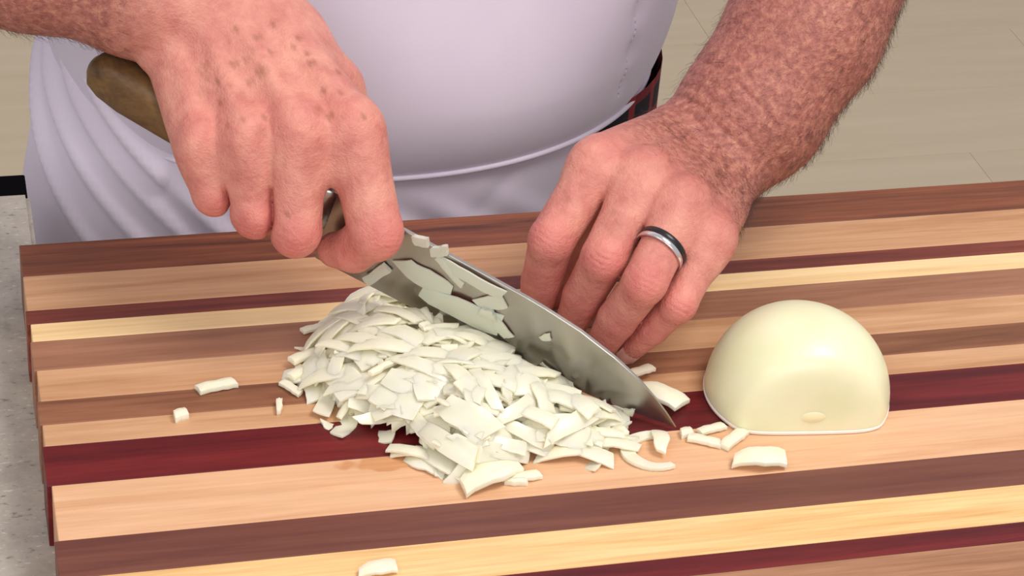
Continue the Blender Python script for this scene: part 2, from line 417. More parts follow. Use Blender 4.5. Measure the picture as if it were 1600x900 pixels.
LA.grooves.append((lw+dorL*1.2, fx, dorL, np.cross(fx, dorL), [(o, RNG.uniform(.5, 1)) for o in (-.9, -.3, .35, 1.0, 1.7, 2.5)], .12, .09, 2.4, .07))
# ---- his right arm (left in the picture), gripping the handle
RA = Arm(.2, .26)
RF = {'index': [(552, 202, 112.9), (587, 362, 113.2), (553, 390, 114.6), (524, 390, 115.2)],
      'middle': [(466, 206, 112.2), (462, 359, 113.0), (456, 350, 115.6), (446, 318, 117.4)],
      'ring': [(389, 216, 112.2), (398, 331, 113.1), (394, 325, 115.5), (387, 294, 117.2)],
      'pinky': [(314, 222, 112.8), (333, 302, 113.4), (332, 297, 115.2), (326, 268, 116.6)]}
RR = {'index': (1.45, 1.32, 1.12, .9), 'middle': (1.42, 1.26, 1.0, .8), 'ring': (1.36, 1.2, .95, .75), 'pinky': (1.2, 1.02, .85, .68)}
RJ = {k: [atd(*x) for x in RF[k]] for k in RF}
rw = atd(312, 8, 115.4)
latr = unit(RJ['pinky'][0]-RJ['index'][0]); dirr = unit((RJ['middle'][0]+RJ['ring'][0])/2-rw)
dorR = np.cross(latr, dirr); dorR = unit(dorR if dorR@FWD < 0 else -dorR)
ga1, ga2, ga3 = atd(225, -18, 115.1), atd(40, -92, 115.0), atd(-430, -280, 117)
RA.base += [('rc', (ga3, ga2, 5.2, 4.15), 0), ('rc', (ga2, ga1, 4.1, 3.25), 1.5), ('rc', (ga1, rw, 3.2, 2.9), 1.5)]
bases = [atd(395, 8, 115.9), atd(350, 14, 115.3), atd(310, 28, 115.2), atd(275, 66, 115.1)]
for (k, rr), b in zip((('index', 1.35), ('middle', 1.3), ('ring', 1.25), ('pinky', 1.2)), bases):
    RA.base.append(('rc', (b, RJ[k][0], 1.6, rr), 1.0))
    RA.base.append(('rc', (b+dorR*1.4, RJ[k][0]+dorR*1.08, .25, .34), .5))
    RA.base.append(('el', (RJ[k][0]+dorR*.42, np.stack([dirr, latr, dorR]), np.array([1.0, .8, 1.05])), .6))
    RA.red.append((RJ[k][0]+dorR*.9, 1.4, .4))
RA.base.append(('rc', (atd(268, 70, 115.0), atd(303, 190, 113.6), 1.2, 1.2), .8))       # heel of the hand on the little-finger side
RA.base.append(('el', (atd(243, 60, 114.7), np.stack([dirr, latr, dorR]), np.array([1.5, 1.0, 1.1])), .35))
RA.base.append(('el', (atd(400, 130, 115.2), np.stack([dirr, latr, dorR]), np.array([4.0, 3.6, 1.3])), 1.2))
th = [atd(408, 20, 116.4), atd(520, 138, 116.6), atd(572, 250, 117.2), atd(582, 345, 117.0)]
RA.base.append(('rc', (th[0], th[1], 1.7, 1.4), 1.3))
RA.fing.append(([('rc', (th[1], th[2], 1.3, 1.1), 0), ('rc', (th[2], th[3], 1.08, .85), .4)], 1.0))
def web2(a, fa, b, fb, r, dn, k=.7):
    pa = RJ[a][0]+(RJ[a][1]-RJ[a][0])*fa+dn; pb = RJ[b][0]+(RJ[b][1]-RJ[b][0])*fb+dn; RA.base.append(('rc', (pa, pb, r, r), k))
for f_, r_ in ((.15, 1.05), (.4, .95)):
    web2('middle', f_, 'ring', f_*1.15, r_, -dorR*.15); web2('ring', f_*1.15, 'pinky', f_*1.3, r_*.95, -dorR*.12)
web2('index', .1, 'middle', .12, 1.1, -dorR*.15); web2('index', .3, 'middle', .36, 1.0, -dorR*.2)
for k in RF: finger(RA, RJ[k], RR[k], dorR, kj=.7)
gx = unit(ga1-rw)
SPOT = [(250, 210, 10), (235, 300, 9), (375, 310, 12), (435, 230, 13), (600, 200, 10), (625, 355, 11), (660, 380, 10), (440, 430, 13), (375, 385, 7), (430, 120, 10),
        (560, 120, 7), (350, 205, 9), (320, 410, 6), (445, 382, 6), (700, 300, 7), (545, 150, 7), (385, 190, 8), (300, 340, 6), (260, 250, 7), (590, 170, 8), (690, 230, 6),
        (410, 165, 8), (330, 130, 6), (470, 170, 7), (290, 265, 6), (520, 700, 7), (770, 380, 5), (640, 290, 6), (400, 265, 9), (340, 280, 7), (240, 235, 8), (480, 80, 6), (350, 90, 5)]
RSP = [(200+x/2.094, y/2.094, r/2.094) for x, y, r in SPOT]
LSP = [(960, 358, 10), (958, 330, 5), (1050, 250, 5), (885, 310, 5)]

def build_arm(arm, hmm, cut):
    pts = np.array([q for pr, _ in arm.fing for (kd, ar, _k) in pr for q in (ar[:2] if kd == 'rc' else ar[:1])] +
                   [q for (kd, ar, _k) in arm.base for q in (ar[:2] if kd == 'rc' else ar[:1])])
    lo, hi = pts.min(0)-2.2, pts.max(0)+2.2
    cu, cn = cut
    return sdf_mesh(lambda p: np.maximum(arm.sdf(p), (p-cu)@cn), np.maximum(lo, np.minimum(pts[:].min(0)-2.2, lo)), hi, hmm)
def clip_arm(arm, end, d):  # keep the bounding box small: the far end of the forearm is handled by the coarse body
    return (end, d)

lcut = (fa2 + unit(fa3-fa2)*6.5, unit(fa3-fa2)); rcut = (ga2 + unit(ga3-ga2)*6.5, unit(ga3-ga2))
def arm_mesh(arm, cut, h):
    # box: all joints except the far elbow
    P = [q for pr, _ in arm.fing for (kd, ar, _k) in pr for q in (ar[:2] if kd == 'rc' else ar[:1])] + [cut[0]] + \
        [q for (kd, ar, _k) in arm.base[1:] for q in (ar[:2] if kd == 'rc' else ar[:1])]
    P = np.array(P); lo, hi = P.min(0)-2.0, P.max(0)+2.0
    lo = np.minimum(lo, cut[0]-5.6); hi = np.maximum(hi, cut[0]+5.6)
    return sdf_mesh(lambda p: np.maximum(arm.sdf(p), (p-cut[0])@cut[1]), lo, hi, h)
HV = 0.105
LV, LFc = arm_mesh(LA, lcut, HV)
RV, RFc = arm_mesh(RA, rcut, HV)

# coarse hidden body: torso, upper arms, neck
shR, shL = np.array([-20., 40, 44]), np.array([18., 40, 44])
def body_sdf(p):
    d = rc_sdf(p, np.array([-1., 38, -20]), np.array([-1., 40, 30]), 10, 10.5)
    d = smin(d, rc_sdf(p, np.array([-9., 40, 36]), np.array([7., 40, 36]), 9, 9), 6)
    d = smin(d, rc_sdf(p, np.array([-1., 40, 45]), np.array([-1., 39, 56]), 6, 5.8), 4)
    for sh, el, k in ((shR, ga3, rcut), (shL, fa3, lcut)):
        d = smin(d, rc_sdf(p, sh, el, 6, 5.2), 3); d = smin(d, rc_sdf(p, el, k[0], 5.2, 4.5), 2)
    return d
allp = np.array([shR, shL, ga3, fa3, rcut[0], lcut[0], [-1, 38, -20], [-1, 39, 56], [-1, 45, 0], [-1, 30, 0]])
BV, BF = sdf_mesh(body_sdf, allp.min(0)-13, allp.max(0)+13, .8, 4)

def px_points(V, lst):
    uv, dp = proj(V); out = []
    for u, v, r in lst:
        m = np.where((uv[:, 0]-u)**2+(uv[:, 1]-v)**2 < 9)[0]
        if len(m): out.append((V[m[np.argmin(dp[m])]], r/31.5))
    return out
def arm_attrs(V, arm, spots, wrist, ax, seed):
    red = np.zeros(len(V))
    for c, r, w in arm.red: red = np.maximum(red, w*np.exp(-np.einsum('ij,ij->i', V-c, V-c)/(r*r)))
    sp = np.zeros(len(V))
    for c, r in px_points(V, spots):
        q = V-c; dd = np.sqrt(np.einsum('ij,ij->i', q, q)) + .07*np.sin(q[:, 0]*17+q[:, 2]*13+r*50)
        sp = np.maximum(sp, np.clip(1.35-dd/max(r*1.9, .2), 0, 1)**1.3*(.75+.25*math.sin(r*999+c[0]*13)))
    am = np.clip(((V-wrist)@ax+1.2+seed)/3.0, 0, 1)
    return red, sp, am
rL = arm_attrs(LV, LA, LSP, lw, fx, 2.6); rR = arm_attrs(RV, RA, RSP, rw, gx, -2.2)

t = NT('skin'); v = t.coords()
red, sp, am = t.attr('redness'), t.attr('spot'), t.attr('forearm')
n1 = t.noise(v, 70, 4, .6); n2 = t.noise(v, 260, 4, .65); n3 = t.noise(v, 900, 2, .6)
hand = t.ramp(n1, [(.3, lin(190, 116, 104)), (.5, lin(206, 135, 120)), (.72, lin(218, 153, 133))])
fore = t.ramp(n2, [(.3, lin(138, 80, 70)), (.5, lin(168, 104, 92)), (.7, lin(194, 134, 110))])
c = t.mix(am, hand, fore)
c = t.mix(t.math('MULTIPLY', red, .6), c, lin(212, 108, 106))
c = t.mix(t.math('MULTIPLY', sp, .6), c, lin(150, 92, 70))
hgt = t.math('ADD', t.math('MULTIPLY', n2, 1.0), t.math('MULTIPLY', n3, .35))
t.bump(hgt, .42, .0026)
t.set(Base_Color=c, Roughness=.48); t.b.inputs['Subsurface Weight'].default_value = .1
t.b.inputs['Subsurface Radius'].default_value = (1, .35, .2); t.b.inputs['Subsurface Scale'].default_value = .002
t.b.inputs['Specular IOR Level'].default_value = .35
M_SKIN = t.m

V = np.concatenate([LV, RV, BV]); fcs = np.concatenate([LFc, RFc+len(LV), BF+len(LV)+len(RV)])
me = bpy.data.meshes.new('person'); vv = V*S+OFF
me.vertices.add(len(vv)); me.vertices.foreach_set('co', vv.ravel())
me.loops.add(fcs.size); me.loops.foreach_set('vertex_index', fcs.ravel().astype(np.int32))
me.polygons.add(len(fcs)); me.polygons.foreach_set('loop_start', np.arange(0, fcs.size, 4, dtype=np.int32))
me.update(calc_edges=True); me.validate()
me.polygons.foreach_set('use_smooth', np.ones(len(me.polygons), bool))
for nm, i in (('redness', 0), ('spot', 1), ('forearm', 2)):
    a = me.attributes.new(nm, 'FLOAT', 'POINT'); a.data.foreach_set('value', np.concatenate([rL[i], rR[i], np.full(len(BV), float(i == 2))]).astype(np.float32))
me.materials.append(M_SKIN)
person = bpy.data.objects.new('person', me); COL.objects.link(person)
tag(person, 'person in white kitchen clothes chopping onion, ring on one hand and knife in the other', 'person')

# ---- hair on the forearms
def hair(V, Fc, arm, wrist, ax, n, name, lo, hi, seedf, dens):
    A, B, Cc, D = (V[Fc[:, i]] for i in range(4))
    cen = (A+B+Cc+D)/4; nr = np.cross(Cc-A, D-B); ln = np.linalg.norm(nr, axis=1, keepdims=True); nr = nr/np.maximum(ln, 1e-9)
    s = (cen-wrist)@ax
    w = np.clip((s-lo)/2.0, 0, 1)*(s < hi)*ln[:, 0]*dens(cen, nr); w = w/w.sum()
    idx = RNG.choice(len(cen), n, p=w); vs = []; fs = []
    for i in idx:
        nn = nr[i]; c = cen[i] + RNG.normal(0, .04, 3)
        flow = -ax*.75 + np.cross(nn, ax)*seedf*RNG.normal(.45, .35) + RNG.normal(0, .22, 3)
        flow = unit(flow - nn*(flow@nn)); L = RNG.uniform(.4, 1.0); lift = RNG.uniform(.12, .5)
        pts = [c - nn*.05, c + flow*L*.35 + nn*L*.35*lift*1.3, c + flow*L*.7 + nn*L*lift*.75, c + unit(flow+RNG.normal(0, .25, 3))*L + nn*L*lift*.8]
        rr = RNG.uniform(.004, .0075); sd = unit(np.cross(flow, nn)); k0 = len(vs)
        for q, rad in zip(pts, (rr, rr, rr*.75, rr*.2)):
            vs += [q+sd*rad, q-sd*rad*.5+nn*rad*.87, q-sd*rad*.5-nn*rad*.87]
        for a in range(3):
            for b in range(3): fs.append((k0+a*3+b, k0+a*3+(b+1) % 3, k0+a*3+3+(b+1) % 3, k0+a*3+3+b))
    o = mesh_obj(name, vs, fs, M_HAIR, person); tag(o, 'brown hair on the forearm', kind='stuff'); return o
M_HAIR = plain('hair_brown', lin(88, 60, 48), .5)
hair(LV, LFc, LA, lw, fx, 5600, 'arm_hair', -2.6, 19, 1, lambda c, n: .3 + 4.5*np.clip(n@ROT[:, 0], 0, 1) + .4*np.clip(-n@ROT[:, 0], 0, 1))
hair(RV, RFc, RA, rw, gx, 2200, 'arm_hair', 2.2, 17, -1, lambda c, n: .3+np.clip(-n@np.array([0, 0, 1]), 0, 1)+.3)

# ---- fingernails
M_NAIL = plain('nail', lin(228, 172, 160), .3)
def nail(tip, dip, dor, r):
    ax = unit(tip-dip); d = unit(dor - ax*(dor@ax)); l = np.cross(ax, d); vs = []; n, m = 7, 6
    for lay in (0, -.05):
        for i in range(n):
            for j in range(m):
                th = (j/(m-1)-.5)*1.7; u = -.45+i/(n-1)*1.15; wdt = 1 - .15*(i == n-1)
                vs.append(tip + ax*u*r*1.1 + (l*math.sin(th)*wdt + d*math.cos(th))*(r*(1.03 - .06*max(0, u))+lay))
    f = grid_faces(n, m); k = n*m; fs = f + [tuple(x+k for x in q[::-1]) for q in f]
    rim = [i*m for i in range(n)] + [(n-1)*m+j for j in range(1, m)] + [i*m+m-1 for i in range(n-2, -1, -1)] + [j for j in range(m-2, 0, -1)]
    fs += [(rim[i], rim[(i+1) % len(rim)], rim[(i+1) % len(rim)]+k, rim[i]+k) for i in range(len(rim))]
    mesh_obj('fingernail', vs, fs, M_NAIL, person)
for k in LF: nail(LJ[k][3], LJ[k][2], dorsL[k], LR[k][3])
nail(th[3], th[2], FWD, .85)

# ---- ring
ringo = bpy.data.objects.new('wedding_ring', None); COL.objects.link(ringo); ringo.parent = person; ringo.empty_display_size = .01
tag(ringo, 'black and silver finger ring')
a0, a1 = LJ['ring'][0], LJ['ring'][1]; rax = unit(a1-a0); rc0 = a0+(a1-a0)*.58
rax = np.array((Matrix.Rotation(math.radians(12), 3, Vector(FWD)) @ Vector(rax))[:])
rd = unit(dorL-rax*(dorL@rax)); rl = np.cross(rax, rd)
ringo['label'] = 'black and silver ring worn on the finger'
def band(name, u0, u1, mat, r0=1.27):
    vs = []; N = 48
    sec = [(u0, -.1), (u0, .03), (u0+.03, .06), (u1-.03, .06), (u1, .03), (u1, -.1)]
    for k in range(N):
        a = 2*math.pi*k/N
        for u, dr in sec: vs.append(rc0+rax*u+(rd*math.cos(a)+rl*math.sin(a))*(r0+dr))
    m = len(sec); fs = [(k*m+j, ((k+1) % N)*m+j, ((k+1) % N)*m+(j+1) % m, k*m+(j+1) % m) for k in range(N) for j in range(m)]
    mesh_obj(name, vs, fs, mat, ringo)
band('black_band', -.30, .03, plain('ring_black', lin(22, 20, 22), .3))
band('silver_band', .03, .30, plain('ring_silver', lin(225, 225, 228), .2, Metallic=1.0))

# ------------------------------------------------------------------ clothing
t = NT('white_cotton'); v = t.coords(); n = t.noise(v, 1400, 2, .5); n2 = t.noise(v, 14, 3, .5)
t.set(Base_Color=t.ramp(n2, [(.3, lin(228, 218, 236)), (.7, lin(234, 225, 240))]), Roughness=.85)
t.b.inputs['Sheen Weight'].default_value = .15
t.bump(n, .08, .0005); M_COT = t.m
BC = np.array([-1.2, 35.0])
def hem_z(ph): return -1.6 - .55*max(0, math.cos(ph)) + .35*math.sin(ph*1.0)
def jacket_pt(ph, z):
    u = max(0, z-hem_z(ph))
    bul = .955 + .075*(1-math.exp(-u/2.6)) - .0006*max(0, u-9)**1.4
    a, b = 19.3*bul, 14.2*bul
    wr = .10*math.sin(ph*5+z*.35)*math.exp(-((z-3)/6)**2) + .16*math.sin(ph*2.2-z*.28+1)*min(1, u/4)
    # dart on his left side
    wr -= .28*math.exp(-((ph-.82)/.025)**2)*min(1, max(0, u-1.5)/2)*(1 + .5*math.sin(z*2.3))
    a += wr; b += wr
    return np.array([BC[0]+a*math.sin(ph), BC[1]-b*math.cos(ph), z])
phs = np.linspace(-math.pi, math.pi, 241)[:-1]; ts = np.concatenate([np.linspace(0, 12, 50), np.linspace(13, 46, 20)])
vs = [jacket_pt(ph, hem_z(ph)+tt) if tt <= 38 else (lambda p: np.array([BC[0]+(p[0]-BC[0])*(1-(tt-38)/12), BC[1]+4*(tt-38)/8+(p[1]-BC[1])*(1-(tt-38)/12), hem_z(ph)+tt]))(jacket_pt(ph, hem_z(ph)+38)) for ph in phs for tt in ts]
jk = mesh_obj('jacket', vs, grid_faces(len(phs), len(ts), True), M_COT, person)
md = jk.modifiers.new('cloth', 'SOLIDIFY'); md.thickness = .0015; md.offset = -1
tag(jk, 'white jacket front bulging over the waist')
# rolled hem
vs = []; NS = 10
for ph in phs:
    p = jacket_pt(ph, hem_z(ph)); q = jacket_pt(ph+.01, hem_z(ph+.01)); tg = unit(q-p); out = unit(np.array([p[0]-BC[0], (p[1]-BC[1])*1.6, 0])); up = np.cross(out, tg)
    for k in range(NS):
        a = 2*math.pi*k/NS; vs.append(p + out*(.10+.16*math.cos(a)) + up*.17*math.sin(a))
fs = [(i*NS+j, ((i+1) % len(phs))*NS+j, ((i+1) % len(phs))*NS+(j+1) % NS, i*NS+(j+1) % NS) for i in range(len(phs)) for j in range(NS)]
mesh_obj('hem', vs, fs, M_COT, person)
# dart seam stitches
vs = []; fs = []
for k in range(26):
    z = .2+k*.45; p = jacket_pt(.82, z); q = jacket_pt(.82, z+.3); o2 = unit(np.array([p[0]-BC[0], p[1]-BC[1], 0]))*.04; k0 = len(vs)
    l = unit(np.cross(q-p, o2))*.05
    for r in (p, q): vs += [r+o2+l, r+o2*2.2, r+o2-l, r-o2]
    fs += [(k0+j, k0+(j+1) % 4, k0+4+(j+1) % 4, k0+4+j) for j in range(4)] + [(k0, k0+1, k0+2, k0+3), (k0+7, k0+6, k0+5, k0+4)]
mesh_obj('stitching', vs, fs, M_COT, person)
# sleeves
def sleeve(a, b):
    ax = unit(b-a); e1 = unit(np.cross(ax, [0, 1, .3])); e2 = np.cross(ax, e1); vs = []; N, Mm = 40, 14
    for i in range(N):
        for j in range(Mm):
            u = j/(Mm-1); r = 8.6-1.6*u+.2*math.sin(i*.9+u*9)
            vs.append(a+(b-a)*u+(e1*math.cos(2*math.pi*i/N)+e2*math.sin(2*math.pi*i/N))*r)
    o = mesh_obj('sleeve', vs, grid_faces(N, Mm, True), M_COT, person); md = o.modifiers.new('cloth', 'SOLIDIFY'); md.thickness = .002; md.offset = -1
sleeve(shR, shR+(ga3-shR)*.92); sleeve(shL, shL+(fa3-shL)*.92)
# apron skirt with diagonal folds on his right side
def skirt_pt(ph, z):
    fl = max(0, -math.sin(ph)); d = max(0, 1.5-z)
    a = 17.3 + fl*float(np.interp(z, [-50, -20, -8.7, -.4, 5, 16], [4.4, 3.9, 3.4, 2.1, .6, -.6])) + .02*d; b = 13.2 + .03*d
    wgt = fl**1.0*1.0
    f = 0
    for c0, am, wd in ((-2.0, .8, .045), (-1.72, .7, .05), (-1.5, .6, .04), (-1.32, .85, .045), (-1.12, .6, .035), (-.98, .95, .05), (-.72, .8, .05), (-.5, .6, .06), (-.25, .4, .08)):
        cc = c0 + (-(z-4))*.075
        f += am*math.exp(-((ph-cc)/wd)**2)*(1 if ph < -.75 else min(1, max(.0, (-3.2-z)/3)))
    f += .25*math.exp(-((ph-.95-z*.03)/.06)**2) - .2*math.exp(-((ph-.55-z*.05)/.05)**2)
    a += f*.8; b += f*.8
    return np.array([BC[0]+a*math.sin(ph), BC[1]-b*math.cos(ph), z])
ph2 = np.linspace(-1.95, 1.25, 190); zs = np.concatenate([np.linspace(16, -12, 60), np.linspace(-14, -50, 10)])
def skp(ph, z):
    return skirt_pt(ph, z)
vs = [skp(ph, min(z, 1.2) if ph > -.45 else (z if ph < -.75 else min(z, 1.2+(16-1.2)*(-.45-ph)/.3))) for ph in ph2 for z in zs]
sk = mesh_obj('apron', vs, grid_faces(len(ph2), len(zs)), M_COT, person)
md = sk.modifiers.new('cloth', 'SOLIDIFY'); md.thickness = .0015; md.offset = -1
tag(sk, 'white apron with diagonal folds hanging behind the board')
# plaid trousers
t = NT('plaid'); v = t.coords((1, 1, 1)); sx = t.add('ShaderNodeSeparateXYZ'); t.link(v, sx.inputs[0])
def bands(o, f, lo_, hi_):
    s_ = t.math('SINE', t.math('MULTIPLY', o, f)); return t.ramp(s_, [(lo_, (0, 0, 0)), (hi_, (1, 1, 1))])
c = t.mix(bands(sx.outputs[2], 260, .55, .6), lin(22, 16, 30), lin(120, 24, 34)); c = t.mix(t.math('MULTIPLY', bands(sx.outputs[1], 300, .75, .8), .8), c, lin(150, 40, 44))
t.set(Base_Color=c, Roughness=.9); M_PL = t.m
vs = []; N = 60; zl = np.linspace(-1.2, -30, 14)
for i in range(N):
    ph = 2*math.pi*i/N
    for z in zl:
        vs.append((BC[0]+.6+18.9*math.sin(ph), BC[1]-12.2*math.cos(ph), z))
mesh_obj('trousers', vs, grid_faces(N, len(zl), True), M_PL, person)
for sgn in (-1, 1):
    vs = []; zl2 = np.linspace(-26, -93, 8)
    for i in range(30):
        a = 2*math.pi*i/30
        for z in zl2: vs.append((BC[0]+sgn*8.5+(8.2+.02*(z+26))*math.cos(a), BC[1]+3+(9+.03*(z+26))*math.sin(a), z))
    mesh_obj('trouser_leg', vs, grid_faces(30, len(zl2), True), M_PL, person)

# ------------------------------------------------------------------ onion
t = NT('onion_flesh'); v = t.coords(); n = t.noise(v, 60, 3, .5)
t.set(Base_Color=t.ramp(n, [(.3, lin(245, 239, 198)), (.7, lin(250, 245, 216))]), Roughness=.3)
t.b.inputs['Subsurface Weight'].default_value = .6; t.b.inputs['Subsurface Radius'].default_value = (1, .97, .8); t.b.inputs['Subsurface Scale'].default_value = .008
M_ON = t.m
t = NT('onion_skin'); tc = t.add('ShaderNodeTexCoord'); v = t.coords((1, 1, 1)); n = t.noise(v, 28, 4, .5)
t.set(Base_Color=t.ramp(n, [(.3, lin(224, 224, 180)), (.55, lin(233, 229, 192)), (.75, lin(228, 233, 192))]), Roughness=.32)
t.b.inputs['Subsurface Weight'].default_value = .3; t.b.inputs['Subsurface Radius'].default_value = (1, .95, .6); t.b.inputs['Subsurface Scale'].default_value = .005
M_OS = t.m
# half onion: dome, cut side down; a trimmed facet faces the camera
base = at(1243, 618, 0)
half = empty('onion_half', base)
tag(half, 'peeled half onion lying cut side down at the right of the knife', 'onion')
fdir = unit(np.array([at(1262, 668, 0)[0]-base[0], at(1262, 668, 0)[1]-base[1], 0])); sdir = np.array([-fdir[1], fdir[0], 0]); zz = np.array([0, 0, 1.])
def half_pt(lon, la, off=0.0):
    # la 0 rim .. pi/2 top
    x = 4.55*math.cos(la)**.92*math.cos(lon); y = 4.65*math.cos(la)**.92*math.sin(lon); z = 4.55*math.sin(la)**1.0
    e = 1.0
    p = np.array([x, y, z])
    # facet: limit along fdir (local +x) with a soft cut
    lim = 3.3 - .10*p[2]
    if p[0] > lim-.45: p[0] = lim-.45 + .45*math.tanh((p[0]-lim+.45)/.9)
    return p*(1+off)
def to_half(p): return base + fdir*p[0] + sdir*p[1] + zz*p[2]
NL, NA = 96, 30
vs = [to_half(half_pt(2*math.pi*i/NL, math.pi/2*(j/(NA-1))*.9999)+np.array([0, 0, .22])) for i in range(NL) for j in range(NA)]
fs = grid_faces(NL, NA, True)
k0 = len(vs)
for r_, dz in ((1.0, .22), (.992, .1)):
    pass
keep(mesh_obj('outer_layer', vs, fs, M_OS), half)
# white cut rim of the outer layers against the board
vs = []
for i in range(NL):
    p = half_pt(2*math.pi*i/NL, 0)
    for sc, z in ((.97, .24), (1.0, .235), (1.008, .18), (1.004, .06), (.99, 0.005), (.5, .005)): q = p*sc; q[2] = z; vs.append(to_half(q))
fs = grid_faces(NL, 6, True) + [tuple(i*6+5 for i in range(NL))]
keep(mesh_obj('cut_rim', vs, fs, plain('onion_white', lin(240, 236, 226), .35)), half)
# root scar on the facet
vs = []
for j, rr in enumerate((.0, .25, .5, .62)):
    for i in range(18):
        a = 2*math.pi*i/18; vs.append(to_half(np.array([3.12 + .16*(1-(rr/.62)**2), rr*math.cos(a)*1.5, .95+rr*.75*math.sin(a)])))
fs = [(j*18+i, j*18+(i+1) % 18, (j+1)*18+(i+1) % 18, (j+1)*18+i) for j in range(3) for i in range(18)]
rs = keep(mesh_obj('root_scar', vs, fs, plain('onion_root', lin(230, 222, 178), .4)), half); tag(rs, 'pale yellow root end')

# chopped pieces: curved slivers cut from a layer
def sliver(L, Wd, T, R, jag=0.0, curl=0.0, seed=0):
    """A thin piece cut from one onion layer: slightly curved, straight skewed cut ends, sharp rim."""
    rg = np.random.default_rng(seed); n, m = 8, 5; top = []; bot = []
    sk0, sk1 = rg.uniform(-.5, .5, 2); w0 = 1-jag*rg.uniform(.5, 1); w1 = 1-jag*rg.uniform(.1, .5)
    for i in range(n):
        u = i/(n-1)-.5
        wl = Wd*(w0+(w1-w0)*(u+.5))*(1-jag*.25*(2*u)**2) + rg.normal(0, .02)*Wd
        for j in range(m):
            w = j/(m-1)-.5; uu = u + (sk0*(.5-u)+sk1*(.5+u))*w*Wd/L*.9
            x = R*math.sin(uu*L/R); z = R*math.cos(uu*L/R)-R*math.cos(.5*L/R); y = w*wl + curl*(u*u)*L + .03*Wd*math.sin(u*9+seed)
            q = np.array([x, y, z-(w*wl)**2*.13]) + rg.normal(0, .010, 3); tt = T*(1-.25*abs(2*w)); top.append(q+[0, 0, tt/2]); bot.append(q-[0, 0, tt/2])
    f = grid_faces(n, m); k = n*m
    rim = [i*m for i in range(n)] + [(n-1)*m+j for j in range(1, m)] + [i*m+m-1 for i in range(n-2, -1, -1)] + [j for j in range(m-2, 0, -1)]
    fs = f + [tuple(x+k for x in q[::-1]) for q in f] + [(rim[i], rim[i]+k, rim[(i+1) % len(rim)]+k, rim[(i+1) % len(rim)]) for i in range(len(rim))]
    me = bpy.data.meshes.new('onion_piece'); me.from_pydata((np.array(top+bot)*S).tolist(), [], fs); me.update(); me.materials.append(M_ON)
    bm = bmesh.new(); bm.from_mesh(me); bmesh.ops.recalc_face_normals(bm, faces=bm.faces[:]); bm.to_mesh(me); bm.free()
    nf = len(f)*2
    me.polygons.foreach_set('use_smooth', [i < nf for i in range(len(me.polygons))])
    me.attributes.new('sharp_edge', 'BOOLEAN', 'EDGE'); rs = set(rim) | {x+k for x in rim}; sh = me.attributes['sharp_edge'].data
    for e in me.edges:
        if e.vertices[0] in rs and e.vertices[1] in rs: sh[e.index].value = True
    return me
VAR = [sliver(3.0, .7, .16, 3.2, .3, .08, 1), sliver(2.3, 1.1, .16, 3.0, .3, 0, 2), sliver(1.6, .5, .22, 3, .1, 0, 3), sliver(3.3, 1.0, .16, 3.6, .5, .06, 4),
       sliver(1.1, .5, .28, 4, 0, 0, 5), sliver(2.0, 1.5, .16, 2.6, .35, 0, 6), sliver(2.7, 1.8, .15, 3.0, .4, 0, 7), sliver(1.8, .34, .22, 5, .1, .06, 8), sliver(.7, .5, .36, 5, 0, 0, 9),
       sliver(3.6, 1.3, .15, 4.2, .6, .05, 10), sliver(2.1, .6, .2, 4, .5, .1, 11)]
def piece(me, p, rot, label=None, group=None, sc=1.0, name='onion_piece'):
    o = bpy.data.objects.new(name, me); COL.objects.link(o); o.location = W(p)
    o.rotation_euler = rot if isinstance(rot, Euler) else Euler(rot); o.scale = (sc,)*3 if not isinstance(sc, tuple) else sc
    tag(o, label, 'onion piece', group); return o
# heap outline on the board
OUT = [at(*q)[:2] for q in [(462, 592), (498, 632), (545, 668), (600, 690), (640, 694), (652, 720), (715, 748), (770, 742), (830, 720), (900, 718), (965, 700), (982, 684), (950, 652),
                           (890, 615), (820, 578), (740, 536), (660, 497), (600, 478), (540, 498), (500, 538)]]
OUT = np.array(OUT)
def inside(p):
    c = False; n = len(OUT)
    for i in range(n):
        a, b = OUT[i], OUT[i-1]
        if (a[1] > p[1]) != (b[1] > p[1]) and p[0] < (b[0]-a[0])*(p[1]-a[1])/(b[1]-a[1])+a[0]: c = not c
    return c
def edist(p):
    best = 1e9
    for i in range(len(OUT)):
        a, b = OUT[i-1], OUT[i]; t_ = np.clip((p-a)@(b-a)/((b-a)@(b-a)), 0, 1); best = min(best, np.linalg.norm(a+(b-a)*t_-p))
    return best if inside(p) else -best
nK = np.array([sdK[0], sdK[1]])*NEAR; nK /= np.linalg.norm(nK)    # from the blade towards the near side
def bdist(x, y, z):
    # distance in front of the blade's near face
    return (np.array([x, y, z])-KP(10, 2))@(sdK*NEAR)
def heap(x, y):
    d = edist(np.array([x, y]))
    if d <= 0: return 0.0
    # tall against the blade towards the heel, low at the tip and the front
    along = np.clip((x-OUT[:, 0].min())/(OUT[:, 0].max()-OUT[:, 0].min()), 0, 1)
    Hm = np.interp(along, [0, .25, .5, .75, 1], [1.6, 2.9, 2.9, 2.2, 1.0])
    return Hm*(1-math.exp(-d/1.25))*min(1, d/.5)
def zedge(x, y):   # height of the cutting edge above the board at this place
    a = (np.array([x, y])-KP(0, 0)[:2])@unit(axK[:2])/math.cos(pitK); return KP(a, 1.1*max(0, 1-a/9.5)**2)[2]
